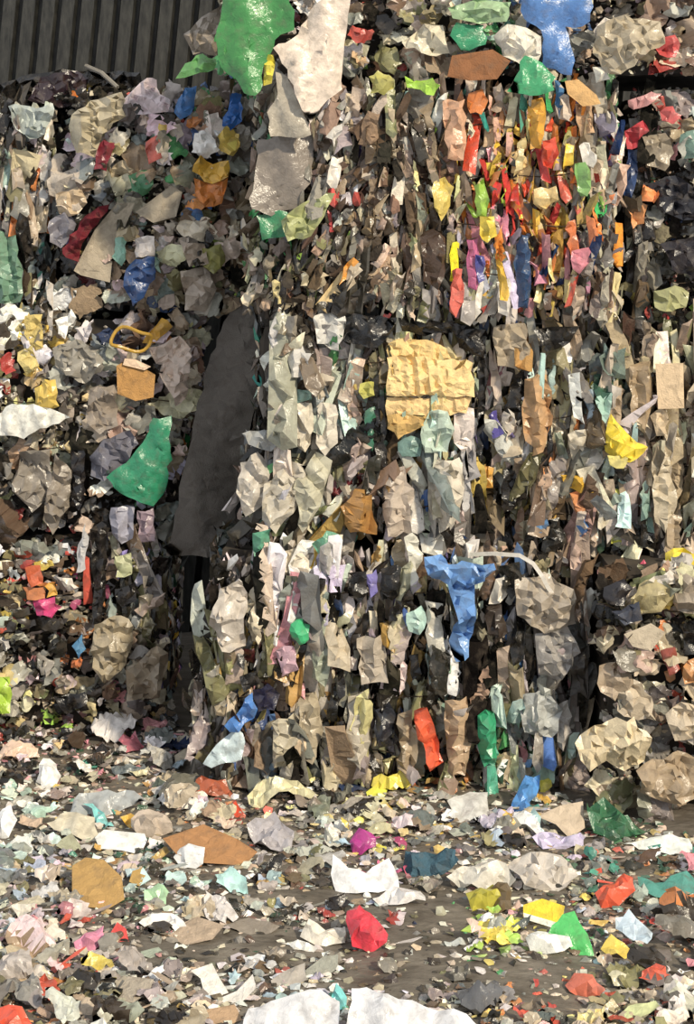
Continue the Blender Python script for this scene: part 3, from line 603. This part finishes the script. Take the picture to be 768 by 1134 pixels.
G|plastic_bag|bag|c4b4a4|wf|tan bag at the foot of the left stack by the gap|145,905 165,895 185,900 192,920 170,926 150,920
G|plastic_bag|bag|a3a8aa|sf|large slate grey bag below the left stack|70,905 88,872 140,868 165,880 120,895
"""
ITEMS = [l.split('|') for l in ITEMS.strip().split('\n')]

# ------------------------------------------------------------------ bales
BALES = dict(  # px x0,x1,y0,y1, front distance, grain, label
    A=(-75, 58, 118, 345, 8.0, 'v', 'narrow far left bale of grey-green plastic below the corrugated wall'),
    B=(62, 283, 95, 347, 7.9, 'r', 'upper left bale with the maroon cloth and yellow and orange wrappers'),
    C=(-85, 212, 347, 590, 7.85, 'r', 'left middle bale behind the large green triangular sheet'),
    D=(-85, 186, 592, 800, 7.8, 'm', 'bottom left bale with magenta and orange wrappers in layers'),
    E=(288, 688, 92, 349, 7.03, 'v', 'wide brown, yellow and orange bale directly under the top bale'),
    F=(693, 880, 95, 358, 7.2, 'r', 'dark upper right bale with navy and black film'),
    G=(272, 538, 353, 603, 7.1, 'v', 'middle bale with the straw yellow folded card in its front'),
    H=(543, 880, 361, 613, 7.12, 'v', 'right middle bale with the bright yellow bag sticking out'),
    I=(222, 650, 606, 882, 7.0, 'v', 'bottom centre bale with the blue sheet hanging down it'),
    J=(662, 920, 624, 905, 6.75, 'r', 'bottom right bale of beige crumpled film'),
    K=(240, 900, -190, 86, 7.12, 'r', 'top bale under the big blue and green bags'))
FACE_BULGE = .05
def rect_limits(k, y):
    x0, x1, y0, y1 = BALES[k][:4]
    if k == 'C': x1 = 236 - (y - 347) * .19
    if k == 'I': x0 = 236 - max(0, y - 640) * .25 if y < 780 else 200 + (y - 780) * .5
    if k == 'G': x0 = 302 if y < 450 else (285 if y < 480 else 266)
    if k == 'E': x0 = 270 if y > 240 else 280
    if k == 'D': x1 = 186
    return x0, x1
def face_y(k, x, y):
    x0, x1, y0, y1, Y = BALES[k][:5]
    tx = min(1, max(0, (x - x0) / (x1 - x0))); ty = min(1, max(0, (y - y0) / (y1 - y0)))
    e = min(tx, 1 - tx, .18) / .18; f_ = min(ty, 1 - ty, .15) / .15
    rnd = .10 * (1 - math.sqrt(max(0, 1 - (1 - e) ** 2))) + .09 * (1 - math.sqrt(max(0, 1 - (1 - f_) ** 2)))
    nz = .055 * noise.noise(Vector((x / 42., y / 60., Y * 9)))
    return Y + rnd + nz
U0, V0, N0 = Vector((1, 0, 0)), Vector((0, 0, 1)), Vector((0, -1, 0))
def rot_frame(yaw, pitch, roll):
    R = Matrix.Rotation(yaw, 3, 'Z') @ Matrix.Rotation(pitch, 3, 'X')
    u, v, n_ = R @ U0, R @ V0, R @ N0
    c, s = math.cos(roll), math.sin(roll)
    return u * c + v * s, v * c - u * s, n_
POLYS = []; DARK = []; SOFT = []
for it in ITEMS:
    it.append([tuple(float(q) for q in p.split(',')) for p in it[6].split()])
    if sum(hexc(it[3])) < .09: DARK.append(it[7])
    if len(it[0]) == 1 and not it[2] and sum(hexc(it[3])) > .9: SOFT.append(it[7])
    POLYS.append((it[7], min(p[0] for p in it[7]), max(p[0] for p in it[7]), min(p[1] for p in it[7]), max(p[1] for p in it[7])))
def on_dark(x, y, w, h):
    return any(inside(P, x + a * w, y + b_ * h) for P in DARK for a, b_ in ((0, 0), (0, .38), (0, -.38), (.3, 0), (-.3, 0)))
def covered_any(x, y, w, h):
    return any(covered(x + a * w, y + b_ * h) for a, b_ in ((0, 0), (0, .4), (0, -.4), (.4, 0), (-.4, 0)))
def covered(x, y):
    return any(a <= x <= b_ and c <= y <= d and inside(P, x, y) for P, a, b_, c, d in POLYS)

ROOT = {}
MATOF = dict(plastic_film='f', plastic_bag='f', wrapper='f', packaging_strip='f', paper_scrap='p', cardboard_scrap='p', fabric_scrap='c')
def stuff_piece(VS, FS, CO, p, u, v, n_, w, h, col):
    b0 = len(VS); nn = random.randint(5, 7); pl = blob(w, h, .3, nn)
    mid = random.gauss(.22, .1) * min(w, h)
    for a, b_ in pl: VS.append(tuple(p + u * a + v * b_ + n_ * random.gauss(0, .10) * min(w, h)))
    VS.append(tuple(p + n_ * mid)); VS.append(tuple(p - n_ * mid * .6))
    for i in range(nn):
        k = math.exp(random.gauss(0, .08))
        for f in ((b0 + i, b0 + (i + 1) % nn, b0 + nn), (b0 + (i + 1) % nn, b0 + i, b0 + nn + 1)):
            FS.append(f); CO.extend((col[0] * k, col[1] * k, col[2] * k, 1))

def core(k, root):
    x0, x1, y0, y1, Y = BALES[k][:5]
    a, b_ = at(x0, y1, Y), at(x1, y0, Y); m = .035
    X0, X1, Z0, Z1 = a.x + m, b_.x - m, a.z + m * .3, b_.z - m * .6
    if k in 'IJD': Z0 = -.01
    Y0, Y1 = Y + .10, Y + 1.0
    vs, fs, idx = [], [], {}
    nx, ny, nz = 14, 8, 12
    def vert(i, j, l):
        if (i, j, l) not in idx:
            p = Vector((X0 + (X1 - X0) * i / nx, Y0 + (Y1 - Y0) * j / ny, Z0 + (Z1 - Z0) * l / nz))
            c = Vector(((X0 + X1) / 2, (Y0 + Y1) / 2, (Z0 + Z1) / 2)); q = p - c
            e = Vector((abs(i / nx - .5), abs(j / ny - .5), abs(l / nz - .5)))
            if e.x + e.y > .93 or e.x + e.z > .93: q.x *= .96; q.y *= .96
            q *= 1 - .035 * (1 + noise.noise(p * 6))
            if l == 0 and k in 'IJD': q.z = Z0 - c.z
            idx[(i, j, l)] = len(vs); vs.append(tuple(c + q - Vector(root['_w'])))
        return idx[(i, j, l)]
    for i in range(nx):
        for l in range(nz):
            fs.append((vert(i, 0, l), vert(i + 1, 0, l), vert(i + 1, 0, l + 1), vert(i, 0, l + 1)))
            fs.append((vert(i + 1, ny, l), vert(i, ny, l), vert(i, ny, l + 1), vert(i + 1, ny, l + 1)))
    for j in range(ny):
        for l in range(nz):
            fs.append((vert(0, j + 1, l), vert(0, j, l), vert(0, j, l + 1), vert(0, j + 1, l + 1)))
            fs.append((vert(nx, j, l), vert(nx, j + 1, l), vert(nx, j + 1, l + 1), vert(nx, j, l + 1)))
    for i in range(nx):
        for j in range(ny):
            fs.append((vert(i, j, nz), vert(i + 1, j, nz), vert(i + 1, j + 1, nz), vert(i, j + 1, nz)))
            fs.append((vert(i, j + 1, 0), vert(i + 1, j + 1, 0), vert(i + 1, j, 0), vert(i, j, 0)))
    obj('packed_core', vs, fs, M_CORE, root, root['_w'])
    return X0, X1, Y0, Y1, Z0, Z1

def pick_name(l, grain, count):
    if l in 'tbuzf' and random.random() < .35: c = ['cardboard_scrap', 'plastic_film']
    elif l in 'wce' and random.random() < .3: c = ['paper_scrap', 'plastic_film']
    elif l in 'dkBR' and random.random() < .3: c = ['fabric_scrap', 'plastic_film']
    elif l in 'rRoOyYmlMPnSv' and random.random() < .7: c = ['wrapper', 'plastic_film']
    else: c = random.choice([['packaging_strip', 'plastic_film', 'plastic_bag'], ['plastic_film', 'packaging_strip', 'plastic_bag'], ['plastic_bag', 'plastic_film', 'packaging_strip']]) if grain == 'v' else random.choice([['plastic_film', 'plastic_bag', 'packaging_strip'], ['plastic_bag', 'plastic_film', 'packaging_strip']])
    for n_ in c + ['plastic_film', 'packaging_strip', 'plastic_bag', 'wrapper', 'paper_scrap', 'fabric_scrap', 'cardboard_scrap']:
        if count.get(n_, 0) < 98: count[n_] = count.get(n_, 0) + 1; return n_
    return None
SCALE = dict(A=.95, B=1.35, C=1.5, D=1.05, E=.85, F=1.2, G=1.3, H=1.25, I=1.3, J=1.7, K=1.6)
GRAINC = {}
for k, (x0, x1, y0, y1, Y, grain, label) in BALES.items():
    base = at((x0 + x1) / 2, y1, Y + .5); base.z = max(0, base.z)
    root = empty('waste_bale', base); tag(root, label, 'bale', 'stacked bales of mixed plastic waste'); ROOT[k] = root
    X0, X1, Y0, Y1, Z0, Z1 = core(k, root)
    cnt = {}; GRAINC[k] = cnt
    for it in ITEMS:
        if it[0] == k: cnt[it[1]] = cnt.get(it[1], 0) + 1
    vx0, vx1, vy0, vy1 = max(x0, -50), min(x1, 818), max(y0, -45), y1
    area = (vx1 - vx0) * (vy1 - vy0)
    N = int(area / 130 / SCALE[k] ** 1.3)
    for q in range(N):
        y = random.uniform(vy0 + 4, vy1 - 6); lx0, lx1 = rect_limits(k, y)
        x = random.uniform(max(lx0, -50) + 3, min(lx1, 818) - 3)
        if covered(x, y) and random.random() < (.45 if any(inside(P, x, y) for P in SOFT) else .8): continue
        gr = grain
        if k == 'D': gr = 'h' if x < 95 and y < 700 else ('v' if y < 690 else 'r')
        if k == 'F' and x < 720: gr = 'v'
        big = random.random()
        if gr == 'v':
            w = random.uniform(8, 19) * (1.5 if big > .85 else 1) * SCALE[k]; h = w * random.uniform(1.9, 5.2); roll = random.gauss(0, .16); st = random.choice('pppc')
            if k == 'G' and x < 400 and y > 485: roll = random.gauss(-.65, .2)
            if k == 'E' and x < 430: roll = random.gauss(-.35, .3); h = w * random.uniform(1.4, 3.2)
        elif gr == 'h':
            h = random.uniform(8, 16); w = h * random.uniform(1.8, 4.0); roll = random.gauss(0, .18); st = random.choice('hhc')
        else:
            w = random.uniform(13, 32) * (1.4 if big > .88 else 1) * SCALE[k]; h = w * random.uniform(.45, 1.1); roll = random.gauss(.35, .7); st = random.choice('cccccp')
        l = letter(x, y)
        if not (k == 'E' and x > 470 and y < 320): l = calm(l)
        if l in ACCENT: w *= .72; h *= .72
        y = min(max(y, vy0 + h * .3), vy1 - h * .35)
        soft = any(inside(P, x, y) for P in SOFT)
        if soft: w *= .6
        cov = not soft and covered(x, y) or (not soft and covered_any(x, y, w, h) and random.random() < .45)
        x = min(max(x, lx0 + w * .3), lx1 - w * .3) if lx1 < 800 else x
        if l not in 'kd' and on_dark(x, y, w, h) and random.random() < .85: continue
        nm = pick_name(l, gr, cnt)
        if not nm: continue
        if nm == 'cardboard_scrap' and st in 'cw': st = random.choice('bc')
        sc = Y / F; yy = face_y(k, x, y) - random.uniform(-.03, .055) + (.0 if not cov else .06)
        p = at(x, y, yy)
        vs, fs = sheet(ragged(w * sc, h * sc) if gr == 'v' and random.random() < .75 else roughen(blob(w * sc, h * sc)), st, int(min(60, max(12, w * h / 36))))
        u, v, n_ = rot_frame(random.gauss(0, .45), random.gauss(.05, .35), roll)
        mk_ = .05 if (k == 'E' and x > 470 and y < 320) else .2
        col = jitter(muted(PAL[l], mk_), .24, -.02); sec = jitter(muted(PAL[calm(letter(x, y))])) if random.random() < .4 else None
        obj(nm, orient(vs, u, v, n_), fs, MATS[MATOF[nm]], root, p, colours(vs, fs, col, sec), .75 if nm != 'cardboard_scrap' else False)
    # the smallest shreds, past counting, fill the front, the sides and the top
    VS, FS, CO = [], [], []
    for q in range(int(area / 75)):
        y = random.uniform(vy0 + 2, vy1 - 2); lx0, lx1 = rect_limits(k, y)
        x = random.uniform(max(lx0, -50), min(lx1, 818))
        w = random.uniform(4, 13) * Y / F; h = w * (random.uniform(1.6, 4.5) if grain == 'v' else random.uniform(.5, 1.4))
        u, v, n_ = rot_frame(random.gauss(0, .5), random.gauss(.1, .45), random.gauss(0, .3 if grain == 'v' else 1))
        stuff_piece(VS, FS, CO, at(x, y, face_y(k, x, y) + random.uniform(-.02, .06)), u, v, n_, w, h, jitter(muted(PAL[calm(letter(x, y))], .3), .25))
    for side in range(3):
        for q in range(170 if (side, k) in ((0, 'E'), (0, 'G'), (0, 'I'), (0, 'K'), (1, 'B'), (1, 'C'), (1, 'D'), (2, 'A'), (2, 'B')) else 0):
            w = random.uniform(.03, .09); h = w * random.uniform(.8, 2.5)
            yy = random.uniform(Y0, Y1); zz = random.uniform(Z0 + .04, Z1 - .02)
            if side == 2: p = Vector((random.uniform(X0, X1), yy, Z1)); R = Matrix.Rotation(-1.35, 3, 'X')
            else: p = Vector((X0 + .01 if side == 0 else X1 - .01, yy, zz)); R = Matrix.Rotation(-1.57 if side == 0 else 1.57, 3, 'Z')
            R = R @ Matrix.Rotation(random.gauss(0, .35), 3, 'X') @ Matrix.Rotation(random.gauss(0, .4), 3, 'Y') @ Matrix.Rotation(random.gauss(0, .3), 3, 'Z')
            xx = x0 + 20 if side == 0 else (x1 - 20 if side == 1 else random.uniform(x0, x1))
            stuff_piece(VS, FS, CO, p, R @ U0, R @ V0, R @ N0, w, h, jitter(PAL[letter(xx, random.uniform(y0, y1))], .2))
    o = obj('shredded_scraps', [tuple(Vector(q) - Vector(root['_w'])) for q in VS], FS, M_FILM, root, root['_w'], CO); o['kind'] = 'stuff'
    # baling wires round the bale
    for t in (.17, .39, .61, .83):
        z = Z0 + (Z1 - Z0) * t; pth = []
        for i in range(25):
            xx = x0 + (x1 - x0) * i / 24; yy_ = y1 + (y0 - y1) * t
            pth.append((X0 + (X1 - X0) * i / 24, face_y(k, xx, yy_) - .022, z + .008 * math.sin(i * 1.3 + t * 9)))
        pth += [(X1 + .01, Y0 + (Y1 - Y0) * j / 5, z) for j in range(1, 6)] + [(X1 - (X1 - X0) * j / 8, Y1 + .01, z) for j in range(1, 9)] + [(X0 - .01, Y1 - (Y1 - Y0) * j / 5, z) for j in range(1, 6)]
        vs, fs = tube_geo(pth, .0028, 5)
        obj('baling_wire', [tuple(Vector(q) - Vector(root['_w'])) for q in vs], fs, M_WIRE, root, root['_w'])

# ------------------------------------------------------------------ traced items
LAND = []
last = None
def build_item(it):
    global last
    own, name, cat, colr, sty, label, _, P = it
    cx = sum(p[0] for p in P) / len(P); cy = sum(p[1] for p in P) / len(P); by = max(p[1] for p in P)
    parent = None; group = None
    if own[0] == '>': p0, n_, parent = last[1], last[2], last[0]; p0 = p0 + n_ * last[3]
    elif own in 'gG' and cat:
        a = math.radians(66 if own == 'g' else 48)
        n_ = Vector((random.gauss(0, .06), -math.cos(a), math.sin(a))).normalized()
        p0 = on_ground(cx, by) + Vector((0, 0, .012))
    else:
        k = own[-1]; yaw = random.gauss(0, .08)
        lift = (.2 if label.startswith(('yellow film lying', 'small crimson')) else .12) if own[0] == '*' else .065
        n_ = Vector((math.sin(yaw), -math.cos(yaw), random.uniform(.0, .12))).normalized()
        p0 = at(cx, cy, face_y(k, min(max(cx, BALES[k][0] + 20), BALES[k][1] - 20), min(max(cy, BALES[k][2] + 20), BALES[k][3] - 20)) - lift)
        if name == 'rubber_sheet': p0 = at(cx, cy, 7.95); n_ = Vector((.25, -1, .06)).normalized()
        if label.startswith('dark greenish'): p0 = at(cx, cy, 7.6)
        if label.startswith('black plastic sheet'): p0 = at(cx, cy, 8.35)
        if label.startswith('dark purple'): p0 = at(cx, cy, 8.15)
        if k == 'K' and by > 84 and cx > 243: p0 = at(cx, cy, 6.93)
        if label.startswith('grey-brown bag behind'): p0 = at(cx, cy, 7.4)
        if own[0] != '*': parent = ROOT[k]
    u = Vector((1, 0, 0)); u = (u - n_ * u.dot(n_)).normalized(); v = n_.cross(u)
    pts = []
    for x, y in P:
        d = px_ray(x, y); t = (p0 - CAM).dot(n_) / d.dot(n_); q = CAM + d * t; pts.append(q)
    c = sum(pts, Vector()) / len(pts)
    poly = [((q - c).dot(u), (q - c).dot(v)) for q in pts]
    # a few extra kinks along the outline
    P2 = []
    for i in range(len(poly)):
        a, b_ = poly[i], poly[(i + 1) % len(poly)]; P2.append(a)
        L = math.hypot(b_[0] - a[0], b_[1] - a[1])
        ns = int(L / .045) if sty[0] != 'b' else 0
        for s in range(1, ns + 1):
            t = s / (ns + 1); j = random.gauss(0, .006)
            P2.append((a[0] + (b_[0] - a[0]) * t - (b_[1] - a[1]) / L * j, a[1] + (b_[1] - a[1]) * t + (b_[0] - a[0]) / L * j))
    ar = abs(sum(P2[i - 1][0] * P2[i][1] - P2[i][0] * P2[i - 1][1] for i in range(len(P2)))) / 2
    vs, fs = sheet(P2, sty[0], max(10, min(220, int(ar / (.00045 if sty[0] not in 'bq' else (.0012 if sty[0] == 'b' else .00028))))))
    W = orient(vs, u, v, n_)
    if own in 'gG' and cat:     # settle on the ground
        lo = min(c.z + q[2] - ground_z(c.x + q[0], c.y + q[1]) for q in W)
        c = c - Vector((0, 0, lo + .006))
    col = muted(hexc(colr), .12)
    if parent is not None and own[0] != '>' and sum(col) > .9 and sty[0] != 'q': col = tuple(q * .88 for q in col)
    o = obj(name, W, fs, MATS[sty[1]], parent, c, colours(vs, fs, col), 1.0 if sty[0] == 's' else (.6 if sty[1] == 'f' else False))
    if parent is None:
        tag(o, label, cat); last = (o, c, n_, .02)
        if own in 'gG': LAND.append((label, c))
    else: o['label'] = label
    return o
for it in ITEMS: build_item(it)

# white strap curling out of the right middle bale, yellow hoop in the left middle bale, grey stick by the wall
pts = [at(x, y, Y_) for x, y, Y_ in ((520, 614, 6.95), (545, 613, 6.9), (575, 615, 6.86), (590, 624, 6.84), (600, 638, 6.83), (606, 650, 6.84), (613, 660, 6.86))]
vs, fs = [], []
for i, p in enumerate(pts):
    t = (pts[min(i + 1, 6)] - pts[max(i - 1, 0)]).normalized(); s = t.cross(N0).normalized() * .009
    for sg, dn in ((1, .002), (-1, .002), (-1, -.002), (1, -.002)): vs.append(tuple(p + s * sg + N0 * dn - pts[3]))
for i in range(6):
    for e in range(4): fs.append((i * 4 + e, i * 4 + (e + 1) % 4, i * 4 + 4 + (e + 1) % 4, i * 4 + 4 + e))
fs += [(3, 2, 1, 0), (24, 25, 26, 27)]
o = obj('packing_strap', vs, fs, M_HARD, None, pts[3], colours(vs, fs, hexc('dcd6cc'))); tag(o, 'white packing strap curling out under the right middle bale', 'strap')
c = at(145, 376, 7.68); pth = [Vector((.10 * math.cos(a), -.02 * math.sin(a * 2), .055 * math.sin(a) + .012 * math.cos(a * 3))) for a in [6.283 * i / 28 for i in range(29)]]
vs, fs = tube_geo(pth, .009, 7)
o = obj('plastic_hoop', vs, fs, M_HARD, None, c, colours(vs, fs, hexc('b8923a'))); tag(o, 'yellow plastic hoop above the golden tan cushion', 'hoop')
a, b_ = at(95, 73, 8.1), at(130, 97, 7.95)
vs, fs = tube_geo([Vector(), (b_ - a) * .5 + Vector((0, 0, .02)), b_ - a], .012, 6)
o = obj('stick', vs, fs, M_PAPER, None, a, colours(vs, fs, hexc('8a857c'))); tag(o, 'thin grey stick poking up against the dark corrugated wall', 'stick')
c = at(665, 640, 6.68)

# ------------------------------------------------------------------ litter strewn over the ground: every piece a thing
KINDS = {  # name: (category, word, material, styles)
    'film_scrap': ('film', 'film', 'f', 'ccs'), 'wrapper_scrap': ('wrapper', 'wrapper', 'f', 'cc'), 'bag_scrap': ('bag', 'bag', 'f', 'wc'),
    'paper_fragment': ('paper', 'paper', 'p', 'cb'), 'cardboard_fragment': ('cardboard', 'cardboard', 'p', 'b'), 'plastic_shard': ('plastic piece', 'hard plastic piece', 'h', 'bw'),
    'cloth_scrap': ('cloth', 'cloth', 'c', 'c'), 'plastic_strap': ('strap', 'strap', 'h', 'h')}
GROUPS = {'film_scrap': 'film scraps strewn on the ground', 'wrapper_scrap': 'wrappers strewn on the ground', 'bag_scrap': 'small crumpled bags on the ground', 'paper_fragment': 'paper scraps strewn on the ground',
          'cardboard_fragment': 'cardboard pieces strewn on the ground', 'plastic_shard': 'hard plastic pieces strewn on the ground', 'cloth_scrap': 'cloth scraps strewn on the ground', 'plastic_strap': 'loose straps on the ground'}
MUD = [(250, 985, 470, 1000), (420, 990, 520, 1075), (215, 1030, 380, 1070), (380, 1055, 560, 1100), (560, 1062, 660, 1130), (640, 1050, 768, 1080), (140, 1040, 250, 1070), (430, 1075, 640, 1110)]
def top_edge(x): return 786 if x < 185 else (786 + (x - 185) * 1.1 if x < 255 else (864 if x < 560 else 864 + (x - 560) * .3))
USED = set(o.get('label') for o in bpy.data.objects if o.get('label'))
SHORT = []
def short(label):
    for cut in (' hanging', ' on the', ' in the', ' behind', ' at the', ' beside', ' right of', ' left of', ' before', ' in front', ' under', ' alone', ' against', ' tipped', ' leaning', ' standing', ' lying', ' trodden', ' below', ' with', ' by '):
        i = label.find(cut)
        if i > 0: label = label[:i]
    return label
names = {}
for l, c in LAND: names.setdefault(short(l), []).append(c)
LM = [(s, c[0]) for s, c in names.items() if len(c) == 1]
def relation(p, q):
    d = p - q
    if abs(d.x) > abs(d.y) * 1.2: return 'left of' if d.x < 0 else 'right of'
    return 'in front of' if d.y < 0 else 'behind'
def make_label(p, size, colw, form, word):
    near = sorted(LM, key=lambda t: (t[1] - p).length)
    sz = 'tiny ' if size < .045 else ('small ' if size < .08 else ('large ' if size > .16 else ''))
    heads = [f'{sz}{colw} {word}', f'{sz}{form} {colw} {word}']
    for n_ in near[:3]:
        for hd in heads:
            l = f'{hd} {relation(p, n_[1])} the {n_[0]}'
            if l not in USED and len(l.split()) <= 16: return l
    for i in range(3):
        for j in range(i + 1, 6):
            for verb in ('between', 'lying between', 'half buried between', 'resting between'):
                l = f'{heads[1]} {verb} the {near[i][0]} and the {near[j][0]}'
                if l not in USED and len(l.split()) <= 16: return l
    return None
FORM = dict(c='crumpled', s='spread', w='bunched', b='flat', h='folded', p='pleated')
placed = []
count = {}
n_try = 0
while len(placed) < 1000 and n_try < 14000:
    n_try += 1
    x = random.uniform(-25, 793); y = random.uniform(786, 1150)
    if y < top_edge(x): continue
    mud = any(a <= x <= c and b_ <= y <= d for a, b_, c, d in MUD)
    if mud and random.random() < .84: continue
    if y > 1000 and random.random() < .15: continue
    p = on_ground(x, y); sc = p.y / F
    w = min(60, 13 + random.expovariate(1 / 14.)) * (.8 + .4 * (y - 786) / 350) * (.62 if mud else 1); 
    if covered_any(x, y - w * .15, w * 1.1, w * .9): continue
    w *= sc; h = w * random.uniform(.4, .95)
    if any((p - q).length < .2 * (w + r) for q, r in placed): continue
    l = letter(x, y)
    if l in ACCENT and random.random() < .3: l = random.choice('agecGxtdp')
    if mud and random.random() < .5: l = random.choice('gdaet')
    pool = ['film_scrap'] * 4 + ['wrapper_scrap'] * 3 + ['bag_scrap'] * 2
    if l in 'weca': pool += ['paper_fragment'] * 4
    if l in 'tbuezf': pool += ['cardboard_fragment'] * 4
    if l in 'roOyYlnNqSkvM': pool += ['plastic_shard'] * 3 + ['wrapper_scrap'] * 3
    if l in 'kdBRGgPV': pool += ['cloth_scrap'] * 2
    if random.random() < .05: pool = ['plastic_strap']
    nm = random.choice(pool)
    if count.get(nm, 0) > 285: continue
    cat, word, mk, sts = KINDS[nm]; st = random.choice(sts)
    if nm == 'plastic_strap': w, h = random.uniform(.1, .2), random.uniform(.012, .02)
    a = math.radians(min(85, max(20, random.gauss(68, 15)))); yaw = random.gauss(0, .5)
    n_ = Vector((math.sin(yaw) * math.cos(a), -math.cos(yaw) * math.cos(a), math.sin(a)))
    u = Vector((1, 0, 0)); u = (u - n_ * u.dot(n_)).normalized(); v = n_.cross(u)
    r = random.gauss(0, .45); u, v = u * math.cos(r) + v * math.sin(r), v * math.cos(r) - u * math.sin(r)
    pl = blob(w, h, .35, 5 if st == 'b' and random.random() < .4 else None)
    vs, fs = sheet(pl if st in 'bh' else roughen(pl, .018, .005), st, int(min(50, max(14, w * h / .00028))))
    W = orient(vs, u, v, n_)
    lo = min(p.z + q[2] - ground_z(p.x + q[0], p.y + q[1]) for q in W)
    loc = p - Vector((0, 0, lo + .006)) + Vector((0, 0, 0 if mud else random.random() ** 2 * .03))
    lab = make_label(loc, math.sqrt(w * h), CW[l], FORM[st], word)
    if not lab: continue
    count[nm] = count.get(nm, 0) + 1; USED.add(lab); placed.append((p, w))
    sec = jitter(muted(PAL[letter(x, y)])) if random.random() < .35 else None
    o = obj(nm, W, fs, MATS[mk], None, loc, colours(vs, fs, jitter(muted(PAL[l], .22), .2, -.1), sec), .7 if mk == 'f' else False)
    tag(o, lab, cat, GROUPS[nm])
# crumbs of litter trodden into the mud, past counting
VS, FS, CO = [], [], []
for q in range(12000):
    x = random.uniform(-40, 808); y = random.uniform(786, 1165)
    if y < top_edge(x): continue
    mud = any(a <= x <= c and b_ <= y <= d for a, b_, c, d in MUD)
    if mud and random.random() < .78: continue
    p = on_ground(x, y); w = random.uniform(.010, .05); h = w * random.uniform(.3, .9)
    a = math.radians(random.gauss(62, 18)); yaw = random.gauss(0, .6)
    n_ = Vector((math.sin(yaw) * math.cos(a), -math.cos(yaw) * math.cos(a), math.sin(a)))
    u = Vector((1, 0, 0)); u = (u - n_ * u.dot(n_)).normalized(); v = n_.cross(u)
    l = random.choice('gdtaeb') if random.random() < .45 else letter(x, y)
    stuff_piece(VS, FS, CO, p + Vector((0, 0, h * .2)), u, v, n_, w, h, jitter(muted(PAL[l], .35), .25, -.08))
o = obj('litter_crumbs', VS, FS, M_FILM, None, (0, 0, 0), CO); tag(o, 'tiny shreds of mixed plastic trodden into the mud', 'litter', kind='stuff')

for o in bpy.data.objects:
    if '_w' in o: del o['_w']
# ------------------------------------------------------------------ light, camera
w_ = bpy.data.worlds.new('sky'); S.world = w_; w_.use_nodes = True
nt = w_.node_tree; bg = nt.nodes['Background']
bg.inputs['Color'].default_value = (0.90, 0.94, 1.0, 1); bg.inputs['Strength'].default_value = 0.7
sd = bpy.data.lights.new('sun', 'SUN'); sd.energy = 3.7; sd.angle = math.radians(3); sd.color = (1.0, 0.88, 0.68)
so = bpy.data.objects.new('sun', sd); C.objects.link(so)
so.rotation_euler = Vector((-.55, .72, -.62)).to_track_quat('-Z', 'Y').to_euler(); so.location = (3, -2, 8)
cd = bpy.data.cameras.new('camera'); co = bpy.data.objects.new('camera', cd); C.objects.link(co)
co.location = CAM; co.rotation_euler = (math.pi / 2, 0, 0)
cd.sensor_fit = 'VERTICAL'; cd.sensor_height = 36; cd.sensor_width = 36 * 768 / 1134
cd.lens = F / 1134 * 36; cd.shift_y = -(567 - HOR) / 1134; cd.clip_end = 100
S.camera = co
S.view_settings.view_transform = 'Standard'; S.view_settings.look = 'None'
S.view_settings.exposure = 0.06; S.view_settings.gamma = 1.0; S.view_settings.use_curve_mapping = False
